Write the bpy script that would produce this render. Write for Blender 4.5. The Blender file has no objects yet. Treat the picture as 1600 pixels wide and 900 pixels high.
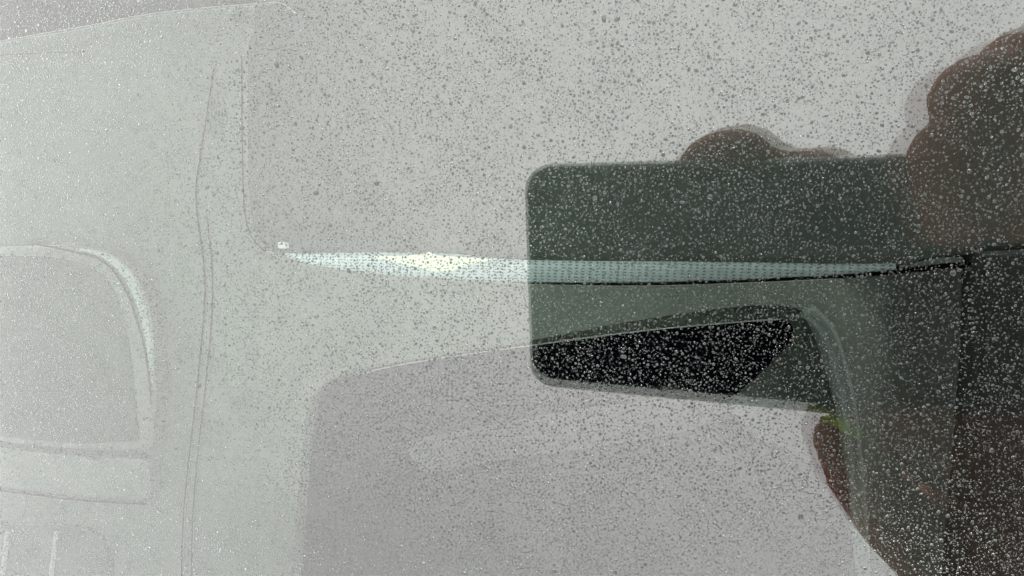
import bpy, bmesh, math
import numpy as np
from mathutils import Vector, Matrix

S = bpy.context.scene
COL = S.collection
R = math.radians

# ------------------------------------------------------------------ frames
# glass frame: x along the screen, y up its slope, z its outward normal
TILT = R(60)                                   # elevation of the glass normal
ORI = Vector((0, 0, 1.15))
EX = Vector((1, 0, 0))
EN = Vector((0, -math.cos(TILT), math.sin(TILT)))
EY = EN.cross(EX)
GLASS = Matrix.Translation(ORI) @ Matrix((EX, EY, EN)).transposed().to_4x4()
# camera frame inside the glass frame (the camera is the phone's own lens)
FPX, DIST, AX, AY = 760.0, 0.07729, 0.13669, 0.15166
FWD = Vector((-math.sin(AX) * math.cos(AY), -math.sin(AY), -math.cos(AX) * math.cos(AY)))
RGT = FWD.cross(Vector((0, 1, 0))).normalized()
UPV = RGT.cross(FWD)
CAM = Vector((0, 0, DIST))
CAMLOC = Matrix.Translation(CAM) @ Matrix((RGT, UPV, -FWD)).transposed().to_4x4()
CAMW = GLASS @ CAMLOC

# ------------------------------------------------------------------ camera
cd = bpy.data.cameras.new('camera')
cam = bpy.data.objects.new('camera', cd); COL.objects.link(cam)
cam.matrix_world = CAMW
cd.sensor_width = 36; cd.lens = 36 * FPX / 1600
cd.clip_start = 0.0015; cd.clip_end = 200
cd.dof.use_dof = True; cd.dof.focus_distance = 0.105; cd.dof.aperture_fstop = 120
S.camera = cam

# ------------------------------------------------------------------ overcast sky
SUN_EL, SUN_AZ = R(48), R(25)                  # azimuth from +y (behind the cabin) towards +x
w = bpy.data.worlds.new('World'); S.world = w; w.use_nodes = True
nt = w.node_tree; nt.nodes.clear()
def N(t, typ, **kw):
    n = t.nodes.new(typ)
    for k, v in kw.items(): setattr(n, k, v)
    return n
sky = N(nt, 'ShaderNodeTexSky', sky_type='NISHITA', sun_disc=False)
sky.sun_elevation = SUN_EL; sky.sun_rotation = SUN_AZ
sky.air_density = 1.0; sky.dust_density = 3.0
tc = N(nt, 'ShaderNodeTexCoord'); sx = N(nt, 'ShaderNodeSeparateXYZ')
nt.links.new(tc.outputs['Generated'], sx.inputs[0])
mr = N(nt, 'ShaderNodeMapRange'); mr.inputs[1].default_value = 0; mr.inputs[2].default_value = 1
mr.inputs[3].default_value = 0.56; mr.inputs[4].default_value = 1.0
nt.links.new(sx.outputs[2], mr.inputs[0])
cn = N(nt, 'ShaderNodeTexNoise'); cn.inputs['Scale'].default_value = 2.3; cn.inputs['Detail'].default_value = 4
nt.links.new(tc.outputs['Generated'], cn.inputs['Vector'])
cm = N(nt, 'ShaderNodeMapRange'); cm.inputs[3].default_value = 0.90; cm.inputs[4].default_value = 1.10
nt.links.new(cn.outputs[0], cm.inputs[0])
mu = N(nt, 'ShaderNodeMath', operation='MULTIPLY')
nt.links.new(mr.outputs[0], mu.inputs[0]); nt.links.new(cm.outputs[0], mu.inputs[1])
cl = N(nt, 'ShaderNodeMix', data_type='RGBA', blend_type='MULTIPLY'); cl.inputs[0].default_value = 1
cl.inputs[6].default_value = (10.2, 9.75, 9.65, 1)
nt.links.new(mu.outputs[0], cl.inputs[7])
mx = N(nt, 'ShaderNodeMix', data_type='RGBA'); mx.inputs[0].default_value = 0.94
nt.links.new(sky.outputs[0], mx.inputs[6]); nt.links.new(cl.outputs[2], mx.inputs[7])
bg = N(nt, 'ShaderNodeBackground'); bg.inputs[1].default_value = 0.1
nt.links.new(mx.outputs[2], bg.inputs[0])
wo = N(nt, 'ShaderNodeOutputWorld'); nt.links.new(bg.outputs[0], wo.inputs[0])

sl = bpy.data.lights.new('sun', 'SUN'); sl.energy = 0.6; sl.angle = R(14); sl.color = (1, 0.97, 0.93)
so = bpy.data.objects.new('sun', sl); COL.objects.link(so)
sd = Vector((math.sin(SUN_AZ) * math.cos(SUN_EL), math.cos(SUN_AZ) * math.cos(SUN_EL), math.sin(SUN_EL)))
so.rotation_euler = sd.to_track_quat('Z', 'Y').to_euler()

# ------------------------------------------------------------------ exposure
S.view_settings.view_transform = 'Standard'; S.view_settings.look = 'None'
S.view_settings.gamma = 1.0; S.view_settings.use_curve_mapping = False
S.view_settings.exposure = 2.12
S.cycles.use_denoising = True
S.cycles.max_bounces = 14; S.cycles.transmission_bounces = 10; S.cycles.transparent_max_bounces = 16
S.cycles.glossy_bounces = 6; S.cycles.diffuse_bounces = 3
S.cycles.sample_clamp_indirect = 6

# ------------------------------------------------------------------ materials
MAT = {}
def plastic(name, col, rough=0.6, spec=0.3, scale=900, bump=0.12, var=0.12, metal=0.0):
    m = bpy.data.materials.new(name); m.use_nodes = True; t = m.node_tree
    b = t.nodes['Principled BSDF']
    b.inputs['Roughness'].default_value = rough; b.inputs['Specular IOR Level'].default_value = spec
    b.inputs['Metallic'].default_value = metal
    co = N(t, 'ShaderNodeTexCoord')
    n1 = N(t, 'ShaderNodeTexNoise'); n1.inputs['Scale'].default_value = scale; n1.inputs['Detail'].default_value = 3
    n2 = N(t, 'ShaderNodeTexNoise'); n2.inputs['Scale'].default_value = 14; n2.inputs['Detail'].default_value = 5
    t.links.new(co.outputs['Object'], n1.inputs['Vector']); t.links.new(co.outputs['Object'], n2.inputs['Vector'])
    r = N(t, 'ShaderNodeMapRange'); r.inputs[1].default_value = .3; r.inputs[2].default_value = .7
    r.inputs[3].default_value = 1 - var; r.inputs[4].default_value = 1 + var
    t.links.new(n2.outputs[0], r.inputs[0])
    c = N(t, 'ShaderNodeMix', data_type='RGBA', blend_type='MULTIPLY'); c.inputs[0].default_value = 1
    c.inputs[6].default_value = (*col, 1); t.links.new(r.outputs[0], c.inputs[7])
    t.links.new(c.outputs[2], b.inputs['Base Color'])
    if bump:
        bp = N(t, 'ShaderNodeBump'); bp.inputs['Strength'].default_value = bump; bp.inputs['Distance'].default_value = .0006
        t.links.new(n1.outputs[0], bp.inputs['Height']); t.links.new(bp.outputs[0], b.inputs['Normal'])
    MAT[name] = m
    return m
plastic('pad', (0.0745, 0.0868, 0.0770), .75, .05)
plastic('pad_side', (0.1316, 0.1578, 0.1366), .75, .04)
plastic('trim', (0.1406, 0.1616, 0.1406), .65, .08)
plastic('trim_right', (0.0222, 0.0262, 0.0229), .7, .25)
plastic('recess', (0.2066, 0.2363, 0.2066), .8, .05)
plastic('black', (.0018, .0024, .0045), .9, .0, bump=0)
plastic('gap', (.002, .002, .002), .9, .01, bump=0)
plastic('bead', (0.1260, 0.1522, 0.1386), .45, .35)
plastic('ledge', (0.0423, 0.0412, 0.0360), .6, .3)
plastic('chrome', (.45, .48, .45), .35, .5, bump=0)
m = plastic('grille', (.56, .66, .69), .8, .05, bump=0)
t = m.node_tree                                         # printed rows of dark dots
mp = N(t, 'ShaderNodeMapping'); mp.inputs['Scale'].default_value = (190, 430, 0); mp.inputs['Rotation'].default_value = (0, 0, .02)
vo = N(t, 'ShaderNodeTexVoronoi', voronoi_dimensions='2D'); vo.inputs['Randomness'].default_value = .12; vo.inputs['Scale'].default_value = 1
co = N(t, 'ShaderNodeTexCoord'); t.links.new(co.outputs['Object'], mp.inputs[0]); t.links.new(mp.outputs[0], vo.inputs['Vector'])
mr2 = N(t, 'ShaderNodeMapRange'); mr2.inputs[1].default_value = .14; mr2.inputs[2].default_value = .32; mr2.inputs[3].default_value = .28; mr2.inputs[4].default_value = 1
t.links.new(vo.outputs['Distance'], mr2.inputs[0])
b = t.nodes['Principled BSDF']; src = b.inputs['Base Color'].links[0].from_socket
mm = N(t, 'ShaderNodeMix', data_type='RGBA', blend_type='MULTIPLY'); mm.inputs[0].default_value = 1
t.links.new(src, mm.inputs[6]); t.links.new(mr2.outputs[0], mm.inputs[7]); t.links.new(mm.outputs[2], b.inputs['Base Color'])
plastic('paper', (.80, .82, .68), .9, .1, bump=.05, var=.04)
plastic('screen', (0.0548, 0.0699, 0.0588), .6, .2, scale=400, bump=.3)
plastic('bezel', (0.1241, 0.1444, 0.1286), .5, .4)
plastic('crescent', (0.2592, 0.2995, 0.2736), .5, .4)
plastic('seam', (.002, .002, .002), .9, .0, bump=0)
plastic('phone_back', (.005, .0055, .0055), .5, .06, bump=0)
plastic('phone_frame', (.045, .05, .047), .35, .5, bump=0)
plastic('phone_lens', (.004, .004, .006), .05, .5, bump=0)
plastic('phone_screen', (.003, .003, .004), .05, .5, bump=0)
plastic('sleeve', (.012, .013, .015), .95, .1, scale=1500, bump=.5)
plastic('strap', (.62, .78, .08), .8, .2, scale=2500, bump=.4)
plastic('seal', (.01, .01, .01), .8, .2)
plastic('paint', (.03, .032, .032), .3, .5, bump=0, var=.03)
plastic('nail', (.42, .25, .20), .3, .4, bump=0)
m = plastic('skin', (.31, .105, .068), .6, .2, scale=700, bump=.25, var=.18)
m.node_tree.nodes['Principled BSDF'].inputs['Subsurface Weight'].default_value = .08
m.node_tree.nodes['Principled BSDF'].inputs['Subsurface Radius'].default_value = (.004, .0015, .0008)

def pane_material():
    m = bpy.data.materials.new('tinted_glass'); m.use_nodes = True; t = m.node_tree; t.nodes.clear()
    g = N(t, 'ShaderNodeNewGeometry')
    d = N(t, 'ShaderNodeVectorMath', operation='DOT_PRODUCT')
    t.links.new(g.outputs['Incoming'], d.inputs[0]); t.links.new(g.outputs['Normal'], d.inputs[1])
    a = N(t, 'ShaderNodeMath', operation='ABSOLUTE'); t.links.new(d.outputs['Value'], a.inputs[0])
    s = N(t, 'ShaderNodeMath', operation='SUBTRACT'); s.inputs[0].default_value = 1; t.links.new(a.outputs[0], s.inputs[1])
    p = N(t, 'ShaderNodeMath', operation='POWER'); p.inputs[1].default_value = 5; t.links.new(s.outputs[0], p.inputs[0])
    f = N(t, 'ShaderNodeMath', operation='MULTIPLY_ADD'); f.inputs[1].default_value = 1.8; f.inputs[2].default_value = .093; f.use_clamp = True
    t.links.new(p.outputs[0], f.inputs[0])
    tr = N(t, 'ShaderNodeBsdfTransparent'); tr.inputs[0].default_value = (.835, .88, .848, 1)
    gl = N(t, 'ShaderNodeBsdfGlossy'); gl.inputs['Roughness'].default_value = 0
    x = N(t, 'ShaderNodeMixShader'); t.links.new(f.outputs[0], x.inputs[0])
    t.links.new(tr.outputs[0], x.inputs[1]); t.links.new(gl.outputs[0], x.inputs[2])
    o = N(t, 'ShaderNodeOutputMaterial'); t.links.new(x.outputs[0], o.inputs[0])
    MAT['glass'] = m
pane_material()

def water_material(name, col):
    m = bpy.data.materials.new(name); m.use_nodes = True; t = m.node_tree; t.nodes.clear()
    g = N(t, 'ShaderNodeBsdfGlass'); g.inputs['IOR'].default_value = 1.33; g.inputs['Roughness'].default_value = 0
    g.inputs['Color'].default_value = (*col, 1)
    out = g.outputs[0]
    if name == 'water':                                 # a little diffuse white mixed in to brighten the drops
        d = N(t, 'ShaderNodeBsdfDiffuse'); d.inputs[0].default_value = (.64, .68, .65, 1)
        x = N(t, 'ShaderNodeMixShader'); x.inputs[0].default_value = .042
        t.links.new(out, x.inputs[1]); t.links.new(d.outputs[0], x.inputs[2]); out = x.outputs[0]
    if name == 'water_foot':                            # water meets glass here: hardly any mirror of its own
        r = N(t, 'ShaderNodeBsdfRefraction'); r.inputs['IOR'].default_value = 1.33; r.inputs['Roughness'].default_value = 0
        r.inputs['Color'].default_value = (*col, 1)
        x = N(t, 'ShaderNodeMixShader'); x.inputs[0].default_value = .4
        t.links.new(r.outputs[0], x.inputs[1]); t.links.new(out, x.inputs[2]); out = x.outputs[0]
    o = N(t, 'ShaderNodeOutputMaterial'); t.links.new(out, o.inputs[0])
    MAT[name] = m
water_material('water', (1, 1, 1))
water_material('water_foot', (.46, .48, .47))          # grey tint that darkens the sky mirrored through each drop

# ------------------------------------------------------------------ helpers
def at(px, py, z):
    """point of the glass frame on the plane z seen at photograph pixel (px, py)"""
    d = FWD * FPX + RGT * (px - 800) - UPV * (py - 450)
    k = (z - DIST) / d.z
    return CAM + d * k
def mirror_at(px, py, h):
    """point in the phone frame, h towards the glass, whose reflection shows at (px, py)"""
    d = FWD * FPX + RGT * (px - 800) - UPV * (py - 450)
    p = CAM + d * (-DIST / d.z)
    e = Vector((d.x, d.y, -d.z))
    k = (h - (p - CAM).dot(FWD)) / e.dot(FWD)
    q = p + e * k - CAM
    return Vector((q.dot(RGT), q.dot(UPV), -h))
def link(name, me, mat, parent=None, smooth=False):
    o = bpy.data.objects.new(name, me); COL.objects.link(o)
    if mat: me.materials.append(MAT[mat])
    if smooth: me.shade_smooth()
    if parent: o.parent = parent
    return o
def thing(name, label, cat, mat, group=None):
    o = bpy.data.objects.new(name, None); COL.objects.link(o); o.matrix_world = mat
    o.empty_display_size = .02
    tag(o, label, cat, group); return o
def tag(o, label, cat, group=None):
    o['label'] = label; o['category'] = cat
    if group: o['group'] = group
def spl(pts, n=6, closed=False):
    P = [Vector(p) for p in pts]; out = []; L = len(P)
    for i in range(L if closed else L - 1):
        if closed: a, b, c, d = P[i - 1], P[i], P[(i + 1) % L], P[(i + 2) % L]
        else: a, b, c, d = P[max(i - 1, 0)], P[i], P[i + 1], P[min(i + 2, L - 1)]
        for k in range(n):
            t = k / n
            out.append(0.5 * ((2 * b) + (c - a) * t + (2 * a - 5 * b + 4 * c - d) * t * t + (3 * b - a - 3 * c + d) * t ** 3))
    if not closed: out.append(P[-1])
    return out
def prism(name, pix, z, depth, mat, parent, bevel=.002, seg=3, drop=None):
    """solid panel whose upper face (at height z of the glass frame) has the given outline"""
    bm = bmesh.new()
    top = [bm.verts.new(at(p[0], p[1], z)) for p in pix]
    f = bm.faces.new(top)
    f.normal_update()
    if f.normal.z < 0: f.normal_flip()
    r = bmesh.ops.extrude_face_region(bm, geom=[f])
    bmesh.ops.translate(bm, verts=[v for v in r['geom'] if isinstance(v, bmesh.types.BMVert)], vec=(0, 0, -depth))
    if drop:                                            # let the panel curve away: cut it in strips and lower them
        for cx in np.arange(.10, .60, .012):
            bmesh.ops.bisect_plane(bm, geom=bm.verts[:] + bm.edges[:] + bm.faces[:], plane_co=(cx, 0, 0), plane_no=(1, 0, 0))
        for v in bm.verts:
            k = (v.co.z + drop(v.co.x) - DIST) / (v.co.z - DIST)
            v.co = CAM + (v.co - CAM) * k
    bmesh.ops.recalc_face_normals(bm, faces=bm.faces)
    me = bpy.data.meshes.new(name); bm.to_mesh(me); bm.free()
    o = link(name, me, mat, parent, True)
    if bevel:
        b = o.modifiers.new('bevel', 'BEVEL'); b.width = bevel; b.segments = seg; b.limit_method = 'ANGLE'; b.angle_limit = R(50)
        b.harden_normals = True
    return o
def tube_mesh(name, pts, rad, seg=10):
    """tube with rounded ends along points; rad a number or one per point"""
    pts = [Vector(p) for p in pts]; n = len(pts)
    rad = [rad] * n if isinstance(rad, (int, float)) else list(rad)
    bm = bmesh.new(); rings = []
    ref = Vector((0.123, 0.31, 0.94))
    for i, p in enumerate(pts):
        d = (pts[min(i + 1, n - 1)] - pts[max(i - 1, 0)]).normalized()
        u = d.cross(ref)
        u = (u if u.length > 1e-4 else d.cross(Vector((1, 0, 0)))).normalized(); v = d.cross(u)
        rings.append([bm.verts.new(p + (u * math.cos(a) + v * math.sin(a)) * rad[i]) for a in [2 * math.pi * k / seg for k in range(seg)]])
    for a, b in zip(rings, rings[1:]):
        for k in range(seg): bm.faces.new((a[k], a[(k + 1) % seg], b[(k + 1) % seg], b[k]))
    d0 = (pts[0] - pts[1]).normalized(); d1 = (pts[-1] - pts[-2]).normalized()
    c0 = bm.verts.new(pts[0] + d0 * rad[0] * .7); c1 = bm.verts.new(pts[-1] + d1 * rad[-1] * .7)
    for k in range(seg):
        bm.faces.new((rings[0][(k + 1) % seg], rings[0][k], c0)); bm.faces.new((rings[-1][k], rings[-1][(k + 1) % seg], c1))
    bmesh.ops.recalc_face_normals(bm, faces=bm.faces)
    me = bpy.data.meshes.new(name); bm.to_mesh(me); bm.free(); return me
def tube(name, pix, z, rad, mat, parent, seg=10):
    return link(name, tube_mesh(name, [at(p[0], p[1], z) for p in pix], rad, seg), mat, parent, True)
def box_mesh(name, lo, hi):
    bm = bmesh.new(); bmesh.ops.create_cube(bm, size=1)
    for v in bm.verts: v.co = Vector([lo[i] + (v.co[i] + .5) * (hi[i] - lo[i]) for i in range(3)])
    me = bpy.data.meshes.new(name); bm.to_mesh(me); bm.free(); return me

# ------------------------------------------------------------------ the car: screen and what lies behind it
car = thing('car', 'car with a rain-speckled, green-tinted window over its dark grey dashboard', 'car', GLASS)
PX0, PX1, PH0, PH1, PT = -.85, .082, -.26, .10, .0042
pane = link('window_glass', box_mesh('window_glass', (PX0, PH0, -PT), (PX1, PH1, 0)), 'glass', car)
for a, b in (((PX0 - .02, PH0 - .02, -.012), (PX0 - .0005, PH1 + .02, .003)), ((PX1 + .0005, PH0 - .02, -.012), (PX1 + .02, PH1 + .02, .003)),
             ((PX0, PH0 - .02, -.012), (PX1, PH0 - .0005, .003)), ((PX0, PH1 + .0005, -.012), (PX1, PH1 + .02, .003))):
    link('window_seal', box_mesh('window_seal', a, b), 'seal', car)
link('upper_light_block', box_mesh('upper_light_block', (PX0 - .02, PH1 + .021, -.010), (PX1 + .7, PH1 + .65, .001)), 'paint', car)  # unseen body panel above the pane, added to limit light on the dashboard
link('lower_light_block', box_mesh('lower_light_block', (PX0 - .02, PH0 - .6, -.010), (PX1 + .7, PH0 - .021, .001)), 'paint', car)  # out-of-view panel added below the pane to dim the lower dashboard
link('side_light_block', box_mesh('side_light_block', (PX1 + .021, PH0 - .02, -.010), (PX1 + .7, PH1 + .0205, .001)), 'paint', car)  # unseen panel added beside the pane so the dashboard darkens to the right

dash = link('dashboard', box_mesh('dashboard', (-1.1, -.75, -.60), (1.1, .65, -.55)), 'gap', car)

# side pad on the left with its curved upper edge, seams and the cluster
top_l = [v[:2] for v in spl([(-500, 165, 0), (-200, 110, 0), (0, 66, 0), (130, 43, 0), (250, 21, 0), (400, 7, 0), (440, 7, 0), (466, 26, 0)], 6)]
prism('side_pad', top_l + [(474, 300), (440, 390), (424, 420), (424, 640), (424, 1000), (420, 1500), (-700, 1500), (-700, 200)], -.300, .03, 'pad_side', car, .004)
tube('edge_piping', top_l[12:], -.2965, .0009, 'bezel', car)
sa = spl([(335, 105, 0), (324, 180, 0), (313, 250, 0), (307, 310, 0), (316, 390, 0), (321, 460, 0), (309, 600, 0), (298, 700, 0), (289, 790, 0), (284, 900, 0), (276, 1200, 0)], 5)
sb = spl([(323, 330, 0), (332, 420, 0), (331, 500, 0), (322, 600, 0), (311, 700, 0), (303, 790, 0), (300, 900, 0), (294, 1200, 0)], 5)
tube('seam', sa, -.2999, .0009, 'seam', car, 6)
tube('seam', sb, -.2999, [.0001] + [.0008] * (len(sb) - 1), 'seam', car, 6)
tube('seam', spl([(-200, 98, 0), (0, 86, 0), (80, 82, 0), (160, 80, 0)], 4), -.3000, [.0004] * 8 + [.0003, .0003, .0002, .0001, .00005], 'seam', car, 6)

bez = [v[:2] for v in spl([(-300, 396, 0), (0, 386, 0), (100, 385, 0), (160, 399, 0), (205, 438, 0), (230, 495, 0), (241, 560, 0), (240, 640, 0), (235, 703, 0)], 6)]
cluster = prism('display_housing', bez + [(120, 704), (0, 690), (-300, 665)], -.286, .016, 'bezel', car, .003)
scr = [v[:2] for v in spl([(-300, 408, 0), (0, 399, 0), (105, 405, 0), (158, 430, 0), (187, 480, 0), (203, 560, 0), (211, 640, 0), (216, 690, 0)], 6)]
prism('display_face', scr + [(120, 694), (0, 682), (-300, 656)], -.2848, .003, 'screen', cluster, .0006)
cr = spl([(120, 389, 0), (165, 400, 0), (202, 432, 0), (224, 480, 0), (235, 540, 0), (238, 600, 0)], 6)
tube('rim_highlight', cr, -.2862, [.0006 + .0034 * math.sin(math.pi * i / (len(cr) - 1)) ** .8 for i in range(len(cr))], 'crescent', cluster)  # highlight on the rim, put in as a pale tapered tube
tube('seam', spl([(60, 382, 0), (110, 392, 0), (160, 408, 0), (192, 445, 0), (214, 500, 0), (229, 560, 0), (236, 620, 0)], 5), -.2846, .0008, 'seam', cluster, 6)
prism('shelf', [(-300, 676), (0, 700), (120, 714), (233, 718), (234, 781), (120, 775), (0, 761), (-300, 735)], -.289, .012, 'bezel', car, .002)
tube('seam', spl([(-200, 750, 0), (0, 766, 0), (120, 780, 0), (232, 787, 0)], 4), -.2965, .0012, 'seam', car, 6)
vent = prism('air_vent', [v[:2] for v in spl([(-300, 818, 0), (0, 820, 0), (110, 823, 0), (152, 836, 0), (170, 868, 0), (174, 960, 0), (175, 1300, 0)], 5)] + [(-300, 1300)], -.2965, .004, 'screen', car, .001)
for x in (-130, -60, 12, 88):
    tube('vent_slat', [(x, 832), (x - 8, 900), (x - 20, 1100)], -.2955, .0019, 'crescent', vent)

# upper pad, pale ribbed strip, trim below it with the black recessed panel
pad_low = [v[:2] for v in spl([(450, 401, 0), (580, 400, 0), (700, 402, 0), (820, 412, 0), (1100, 415, 0), (1400, 418, 0), (1540, 400, 0), (2300, 360, 0)], 5)]
pad_left = [v[:2] for v in spl([(450, 401, 0), (410, 388, 0), (384, 335, 0), (379, 170, 0), (380, 70, 0), (392, 0, 0), (410, -400, 0)], 5)]
prism('upper_pad', pad_low + [(2300, -500)] + pad_left[::-1][:-1], -.2975, .05, 'pad', car, .009, 5)
tube('seam', pad_left[2:-11], -.3003, .0009, 'seam', car, 6)
prism('strip_bed', [(380, 350), (1405, 350), (1405, 440), (1300, 450), (380, 450)], -.318, .01, 'gap', car, 0)
lens_hi = lambda x: np.interp(x, [445, 520, 700, 820, 1100, 1400], [396, 388, 388, 398, 402, 410])
lens_lo = lambda x: np.interp(x, [445, 480, 540, 600, 700, 820, 1000, 1150, 1300, 1400], [408, 425, 435, 439, 442, 442, 442, 438, 431, 422])
xs = np.linspace(445, 1400, 40)
strip = prism('dotted_strip', [(x, lens_hi(x)) for x in xs] + [(x, lens_lo(x)) for x in xs[::-1]], -.300, .004, 'grille', car, 0)
prism('gap_line', [(800, 441)] + [(x, lens_lo(x) - .5) for x in np.linspace(820, 1400, 16)] + [(1530, 408), (1530, 416)] +
      [(x, lens_lo(x) + 6) for x in np.linspace(1400, 820, 16)] + [(800, 446)], -.2992, .005, 'gap', car, 0)

trim_drop = lambda x: -1.05 * max(0.0, x - .175) ** 1.3            # panel bent down towards its far end, shaped so to darken it
trim_top = [v[:2] for v in spl([(415, 392, 0), (450, 404, 0), (490, 416, 0), (600, 431, 0), (820, 444, 0), (1000, 447, 0), (1150, 443, 0), (1300, 436, 0), (1420, 426, 0), (1531, 406, 0)], 5)]
trim_r = [(1530, 470), (1526, 560), (1514, 700), (1496, 900), (1480, 1400)]
rec = [v[:2] for v in spl([(1372, 1400, 0), (1346, 900, 0), (1332, 720, 0), (1322, 640, 0), (1308, 580, 0), (1290, 522, 0), (1262, 487, 0), (1190, 477, 0), (1080, 488, 0), (940, 510, 0), (820, 534, 0),
                          (640, 563, 0), (540, 584, 0), (498, 608, 0), (478, 660, 0), (455, 900, 0), (420, 1400, 0)], 5)]
prism('trim_panel', trim_top + trim_r + rec + [(395, 1400), (404, 900), (404, 450)], -.296, .03, 'trim', car, .008, 5, trim_drop)
prism('recess_wall', [(400, 440), (1270, 440), (1300, 480), (1320, 560), (1338, 640), (1352, 760), (1362, 900), (1390, 1400), (400, 1400)], -.322, .01, 'recess', car, 0)
blk = [v[:2] for v in spl([(455, 1400, 0), (466, 900, 0), (486, 670, 0), (504, 618, 0), (545, 590, 0), (640, 568, 0), (825, 541, 0), (1000, 518, 0), (1140, 505, 0)], 5)] + \
      [v[:2] for v in spl([(1220, 499, 0), (1238, 508, 0), (1238, 525, 0), (1226, 547, 0), (1130, 637, 0)], 5)] + [(1190, 690), (1300, 740), (1350, 900), (1380, 1400)]
panel = prism('black_panel', blk, -.314, .006, 'black', car, .0008)
tube('edge_strip', spl([(560, 585, 0), (640, 567, 0), (825, 540, 0), (1000, 517, 0), (1140, 504, 0), (1222, 498, 0)], 6), -.3138, .0006, 'chrome', panel, 6)
prism('ledge', [v[:2] for v in spl([(640, 693, 0), (700, 680, 0), (780, 665, 0), (900, 643, 0), (1040, 628, 0), (1130, 629, 0), (1140, 640, 0), (1080, 672, 0), (960, 695, 0), (800, 717, 0), (680, 738, 0), (648, 724, 0)], 4, True)], -.309, .006, 'ledge', car, .003)
bead = []
for p in spl([(1262, 486, 0), (1290, 514, 0), (1310, 570, 0), (1324, 630, 0), (1334, 710, 0), (1348, 900, 0), (1374, 1400, 0)], 6):
    q = at(p[0], p[1], -.295); k = (-.295 + trim_drop(q.x) + .0005 - DIST) / (-.295 - DIST)
    bead.append(CAM + (q - CAM) * k)
link('bead', tube_mesh('bead', bead, .0055, 12), 'bead', car, True)
prism('side_panel', [(1533, 395), (1532, 480), (1528, 570), (1517, 710), (1499, 900), (1484, 1400), (2400, 1400), (2400, 350)], -.291, .02, 'trim_right', car, .004)
clip = prism('clip', [(433, 378), (446, 380), (447, 389), (434, 388)], -.290, .005, 'chrome', car, .0008)

# white paper slip left in the slot of the strip
bm = bmesh.new()
pp = [(575, 400, 0), (640, 399, .0012), (664, 397, .002), (671, 393, .0025), (682, 399, .0018), (775, 405, 0), (735, 412, .0008), (704, 424, .0012), (676, 424, .0014), (640, 414, .0008)]
vs = [bm.verts.new(at(x, y, -.2985 + h)) for x, y, h in pp]
cv = bm.verts.new(at(675, 409, -.2965))
for i in range(len(vs)): bm.faces.new((vs[i], vs[(i + 1) % len(vs)], cv))
bmesh.ops.recalc_face_normals(bm, faces=bm.faces)
me = bpy.data.meshes.new('paper_slip'); bm.to_mesh(me); bm.free()
ps = bpy.data.objects.new('paper_slip', me); COL.objects.link(ps); me.materials.append(MAT['paper']); ps.matrix_world = GLASS
sm = ps.modifiers.new('solid', 'SOLIDIFY'); sm.thickness = .0003
tag(ps, 'small folded white paper slip lying in the pale ribbed strip', 'paper')

# ------------------------------------------------------------------ the phone taking the picture (seen as a reflection)
phone = thing('smartphone', 'dark smartphone held level, its outline mirrored on the wet glass', 'phone', CAMW)
X0, X1, Y0, Y1 = -.01834, .1425, .01496 - .078, .01496
def rrect(x0, x1, y0, y1, r, n=8):
    out = []
    for cx, cy, a0 in ((x1 - r, y1 - r, 0), (x0 + r, y1 - r, 90), (x0 + r, y0 + r, 180), (x1 - r, y0 + r, 270)):
        for k in range(n + 1):
            a = R(a0 + 90 * k / n); out.append((cx + r * math.cos(a), cy + r * math.sin(a)))
    return out
def slab(name, outline, z0, z1, mat, parent, bevel):
    bm = bmesh.new(); n = len(outline)
    a = [bm.verts.new((x, y, z0)) for x, y in outline]; b = [bm.verts.new((x, y, z1)) for x, y in outline]
    bm.faces.new(a); bm.faces.new(b)
    for i in range(n): bm.faces.new((a[i], a[(i + 1) % n], b[(i + 1) % n], b[i]))
    bmesh.ops.recalc_face_normals(bm, faces=bm.faces)
    me = bpy.data.meshes.new(name); bm.to_mesh(me); bm.free()
    o = link(name, me, mat, parent, True)
    m = o.modifiers.new('bevel', 'BEVEL'); m.width = bevel; m.segments = 3; m.limit_method = 'ANGLE'; m.angle_limit = R(60); m.harden_normals = True
    return o
slab('frame', rrect(X0, X1, Y0, Y1, .0085), .0016, .0098, 'phone_frame', phone, .0022)
slab('back_plate', rrect(X0 + .0018, X1 - .0018, Y0 + .0018, Y1 - .0018, .007), .0011, .0017, 'phone_back', phone, .0003)
slab('screen', rrect(X0 + .002, X1 - .002, Y0 + .002, Y1 - .002, .007), .0097, .0101, 'phone_screen', phone, .0002)
circ = lambda x, y, r: [(x + r * math.cos(2 * math.pi * k / 28), y + r * math.sin(2 * math.pi * k / 28)) for k in range(28)]
for cx, cy, r in ((0, 0, .0062), (0, -.0175, .0062), (0, -.035, .0062)):
    ring = slab('camera_ring', circ(cx, cy, r), .0006, .0012, 'phone_back', phone, .0002)
    slab('lens', circ(cx, cy, r - .0014), .0004, .0007, 'phone_lens', ring, .0001)
slab('flash', circ(.012, -.009, .0025), .0008, .0012, 'phone_lens', phone, .0001)

# ------------------------------------------------------------------ the hand that holds it
def capsule_chain(bm, pts):
    """overlapping spheres and cones along (vector, radius) pairs; fused afterwards by a remesh"""
    for i in range(len(pts) - 1):
        (a, ra), (b, rb) = pts[i], pts[i + 1]
        n = max(2, int((b - a).length / (min(ra, rb) * .35)))
        for k in range(n + 1):
            t = k / n
            mtx = Matrix.Translation(a.lerp(b, t))
            bmesh.ops.create_icosphere(bm, subdivisions=2, radius=ra + (rb - ra) * t, matrix=mtx)
P = mirror_at
person = thing('person', 'hand of a person in a dark sleeve gripping the phone from its far end', 'person', CAMW)
bm = bmesh.new()
V = lambda x, y, z: Vector((x, y, z))
palm_c = V(.150, -.020, .022)
wrist = V(.205, -.075, .055)
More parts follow.
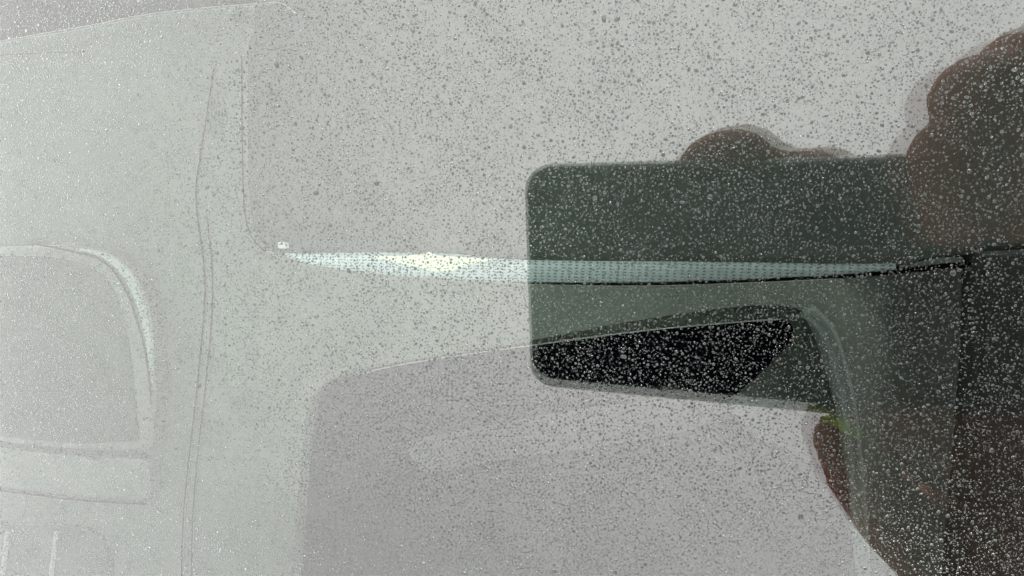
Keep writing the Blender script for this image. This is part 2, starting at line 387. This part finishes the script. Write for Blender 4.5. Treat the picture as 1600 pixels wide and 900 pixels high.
# index finger lying behind the upper long edge
idx = [(P(1108, 262, -.012), .0094), (P(1135, 253, -.012), .0106), (P(1162, 252, -.012), .0108), (P(1192, 264, -.013), .0092), (P(1235, 279, -.014), .0090), (P(1290, 277, -.015), .0091), (P(1345, 305, -.018), .0080), (V(.140, .012, .022), .0105)]
# fingers hooked over the end onto the back
mid = [(P(1500, 345, .0085), .0074), (P(1494, 300, .0095), .0084), (P(1490, 240, .0100), .0091), (P(1517, 194, .0095), .0066), (P(1528, 148, .0090), .0093), (P(1572, 126, .0070), .0074), (P(1608, 112, .0040), .0108), (P(1660, 95, .000), .0100), (V(.150, .018, .016), .0115)]
ring_f = [(P(1585, 330, .0085), .0076), (P(1585, 280, .0095), .0083), (P(1596, 200, .010), .0088), (P(1650, 130, .006), .0095), (V(.145, .026, .002), .0100), (V(.160, .004, .018), .0115)]
pinky = [(P(1668, 350, .0080), .0066), (P(1672, 300, .0085), .0072), (P(1690, 220, .008), .0078), (V(.147, .012, -.006), .0085), (V(.166, -.008, .012), .0105)]
thumb = [(P(1322, 690, .000), .0092), (P(1352, 748, .002), .0108), (P(1402, 818, .002), .0115), (P(1470, 885, -.004), .0130), (V(.150, -.070, .022), .0170), (V(.180, -.070, .040), .0190)]
palm = [(V(.140, .012, .022), .0115), (V(.155, .000, .022), .0150), palm_c and (V(.160, -.025, .026), .0190), (V(.172, -.050, .036), .0210), (wrist, .0210)]
web = [(V(.150, -.070, .022), .0165), (V(.158, -.045, .026), .0180)]
heel = [(P(1370, 690, -.004), .0120), (P(1430, 680, -.004), .0130), (P(1500, 700, -.006), .0150), (P(1580, 690, -.008), .0160), (V(.158, -.045, .026), .0180)]
heel2 = [(P(1470, 840, -.006), .0150), (P(1560, 800, -.008), .0190), (P(1620, 880, -.010), .0220)]
arm = [(wrist, .0225), (V(.245, -.130, .085), .0260)]
for ch in (idx, mid, ring_f, pinky, thumb, palm, web, heel, heel2, arm): capsule_chain(bm, ch)
me = bpy.data.meshes.new('hand'); bm.to_mesh(me); bm.free()
hand = link('hand', me, 'skin', person, True)
rm = hand.modifiers.new('fuse', 'REMESH'); rm.mode = 'VOXEL'; rm.voxel_size = .0009; rm.use_smooth_shade = True
sm = hand.modifiers.new('smooth', 'SMOOTH'); sm.factor = .5; sm.iterations = 3
# sleeve round the forearm
link('sleeve', tube_mesh('sleeve', [V(.222, -.098, .066), V(.226, -.104, .070), V(.245, -.132, .086), V(.30, -.215, .13), V(.345, -.285, .165)], [.0285, .0310, .0335, .040, .045], 24), 'sleeve', person, True)
# nails of the thumb and of the hooked fingers
for (a, r), (b, _) in ((idx[0], idx[1]),):
    d = (a - b).normalized()
    bm = bmesh.new(); bmesh.ops.create_icosphere(bm, subdivisions=2, radius=1)
    for v in bm.verts: v.co = Vector((v.co.x * .0055, v.co.y * .0042, v.co.z * .0012))
    me = bpy.data.meshes.new('nail'); bm.to_mesh(me); bm.free()
    o = link('nail', me, 'nail', person, True); o.location = a.lerp(b, .3) + V(0, 0, r * .99); o.rotation_euler.z = math.atan2(d.y, d.x)

# yellow-green strap pinched between phone and thumb
st = [P(1284, 653, .005), P(1304, 659, .007), P(1324, 667, .009), P(1342, 674, .009)]
me = tube_mesh('strap', spl(st, 6), [.0007 + .0016 * (i / 18) for i in range(19)], 10)
strap = bpy.data.objects.new('strap', me); COL.objects.link(strap); me.materials.append(MAT['strap']); me.shade_smooth(); strap.matrix_world = CAMW
tag(strap, 'short yellow-green strap end pinched between phone and thumb', 'strap')

# ------------------------------------------------------------------ rain on the glass
rng = np.random.default_rng(11)
def scatter():
    """drop centres (x, y) and base radii in metres; larger drops keep a bare ring round them"""
    x0, x1, y0, y1 = -.135, .078, -.085, .050
    cell = .0013
    nx, ny = int((x1 - x0) / cell) + 1, int((y1 - y0) / cell) + 1
    grid = {}
    out = []
    def lump(x, y):
        return (math.sin(x * 310 + 1.3 * math.sin(y * 190)) + math.sin(y * 370 + 1.7 * math.sin(x * 230 + 2)) + math.sin((x + y) * 520)) / 3
    sizes = np.concatenate([rng.uniform(.00036, .00056, 50), rng.uniform(.00026, .00038, 330),
                            np.clip(rng.lognormal(math.log(.000112), .38, 270000), .000055, .00030)])
    sizes[380:] = -np.sort(-sizes[380:])
    X = rng.uniform(x0, x1, len(sizes)); Y = rng.uniform(y0, y1, len(sizes)); U = rng.uniform(0, 1, len(sizes))
    sizes = sizes * np.interp(X, [-.13, -.02, .06], [.76, .93, .88])
    for x, y, r, u in zip(X, Y, sizes, U):
        if r < .0003 and u > .74 + .36 * lump(x, y): continue
        i, j = int((x - x0) / cell), int((y - y0) / cell)
        ok = True
        for a in (i - 1, i, i + 1):
            for b in (j - 1, j, j + 1):
                for (qx, qy, qr) in grid.get((a, b), ()):
                    g = r + qr + (.00012 if qr > .0003 else .00002)
                    if (qx - x) ** 2 + (qy - y) ** 2 < g * g: ok = False; break
                if not ok: break
            if not ok: break
        if ok:
            grid.setdefault((i, j), []).append((x, y, r)); out.append((x, y, r))
    return np.array(out)
def caps(c, r, seg, rings, theta, name):
    """many spherical caps as one mesh: c (n,2) centres, r (n,) radii, theta (n,) contact angles"""
    n = len(r)
    ang = np.arange(seg) * 2 * np.pi / seg
    rot = rng.uniform(0, 2 * np.pi, n); asp = np.exp(rng.normal(0, .13, n)); 
    wob = 1 + rng.normal(0, .07, (n, seg))
    ca, sa_ = np.cos(ang), np.sin(ang)
    ux = ca[None] * wob * r[:, None] * asp[:, None]; uy = sa_[None] * wob * r[:, None] / asp[:, None]
    cr_, sr = np.cos(rot)[:, None], np.sin(rot)[:, None]
    rx = ux * cr_ - uy * sr; ry = ux * sr + uy * cr_
    Rr = r / np.sin(theta)
    nv = 1 + rings * seg + seg
    v = np.zeros((n, nv, 3)); z0 = .000012
    v[:, 0, 0:2] = c; v[:, 0, 2] = z0 + Rr * (1 - np.cos(theta))
    for k in range(1, rings + 1):
        ph = theta * k / rings; f = (np.sin(ph) / np.sin(theta))[:, None]; h = Rr * (np.cos(ph) - np.cos(theta))
        s = slice(1 + (k - 1) * seg, 1 + k * seg)
        v[:, s, 0] = c[:, :1] + rx * f; v[:, s, 1] = c[:, 1:] + ry * f; v[:, s, 2] = z0 + h[:, None]
    v[:, 1 + rings * seg:, :] = v[:, 1 + (rings - 1) * seg:1 + rings * seg, :]
    q = []; sm_ = []
    for k in range(seg): q.append((0, 1 + k, 1 + (k + 1) % seg)); sm_.append(True)
    for g in range(rings - 1):
        for k in range(seg):
            a, b = 1 + g * seg + k, 1 + g * seg + (k + 1) % seg
            q.append((a, a + seg, b + seg, b)); sm_.append(True)
    q.append(tuple(1 + rings * seg + k for k in range(seg))[::-1]); sm_.append(False)
    lens_ = np.array([len(f) for f in q]); flat = np.concatenate([np.array(f) for f in q])
    loops = (flat[None] + (np.arange(n) * nv)[:, None]).ravel().astype(np.int32)
    tot = np.tile(lens_, n); start = np.concatenate([[0], np.cumsum(tot)[:-1]]).astype(np.int32)
    me = bpy.data.meshes.new(name)
    me.vertices.add(n * nv); me.vertices.foreach_set('co', v.ravel().astype(np.float32))
    me.loops.add(len(loops)); me.loops.foreach_set('vertex_index', loops)
    me.polygons.add(len(tot)); me.polygons.foreach_set('loop_start', start)
    me.polygons.foreach_set('use_smooth', np.tile(np.array(sm_), n))
    me.update(calc_edges=True); me.validate()
    me.materials.append(MAT['water']); me.materials.append(MAT['water_foot'])
    me.polygons.foreach_set('material_index', np.tile(np.where(np.array(sm_), 0, 1), n).astype(np.int32))
    return me
drops = scatter()
ox, oy = rng.uniform(-.34, .080, 26000), rng.uniform(-.20, .098, 26000)      # coarser rain on the rest of the pane
far = (ox < -.136) | (ox > .079) | (oy < -.086) | (oy > .051)
drops = np.vstack([drops, np.column_stack([ox[far], oy[far], np.clip(rng.lognormal(math.log(.00022), .35, far.sum()), .0001, .0005)])])
dx, dy, dr = drops.T
# which of them the camera sees, and how large
qx, qy, qz = dx - CAM.x, dy - CAM.y, np.full(len(dx), -CAM.z)
dep = qx * FWD.x + qy * FWD.y + qz * FWD.z
pu = 800 + FPX * (qx * RGT.x + qy * RGT.y + qz * RGT.z) / dep
pv = 450 - FPX * (qx * UPV.x + qy * UPV.y + qz * UPV.z) / dep
keep = ((pu > -60) & (pu < 1660) & (pv > -60) & (pv < 960)) | (rng.uniform(0, 1, len(pu)) < .3) | (np.arange(len(pu)) >= len(pu) - far.sum())
drops, dx, dy, dr, dep, pu, pv = drops[keep], dx[keep], dy[keep], dr[keep], dep[keep], pu[keep], pv[keep]
inside = (pu > 4) & (pu < 1596) & (pv > 4) & (pv < 896)
size = np.where(inside, dr / dep, 0)
big = np.argsort(-size)[:300]
isbig = np.zeros(len(dr), bool); isbig[big] = True
mid_m = ~isbig & (dr > .00019) & (np.arange(len(dr)) < len(dr) - far.sum())
small = ~isbig & ~mid_m
print('drops', len(dr), 'visible', inside.sum(), 'big', isbig.sum(), mid_m.sum())
th = lambda n: np.radians(np.clip(rng.normal(73, 8, n), 45, 88))
a = caps(drops[mid_m, :2], dr[mid_m], 8, 3, th(mid_m.sum()), 'fine_raindrops')
b = caps(drops[small, :2], dr[small], 6, 2, th(small.sum()), 'fine_raindrops_small')
bm = bmesh.new(); bm.from_mesh(a); bm.from_mesh(b); bm.to_mesh(a); bm.free(); bpy.data.meshes.remove(b)
fine = bpy.data.objects.new('fine_raindrops', a); COL.objects.link(fine); fine.matrix_world = GLASS
fine['kind'] = 'stuff'; tag(fine, 'fine speckle of tiny raindrops covering the whole window', 'raindrops')
variants = [caps(np.zeros((1, 2)), np.array([1.0]), 16, 5, np.radians(np.array([t])), 'raindrop') for t in (48, 54, 58, 62, 66, 70, 74, 78, 60, 64)]
for k, i in enumerate(big):
    o = bpy.data.objects.new('raindrop', variants[k % len(variants)]); COL.objects.link(o)
    r = float(dr[i])
    o.matrix_world = GLASS @ Matrix.Translation((float(dx[i]), float(dy[i]), .000012)) @ Matrix.Rotation(float(rng.uniform(0, 6.28)), 4, 'Z') @ Matrix.Diagonal((r, r, r, 1))
    tag(o, 'clear round raindrop, one of the larger beads on the wet window', 'raindrop', 'larger raindrops on the window')
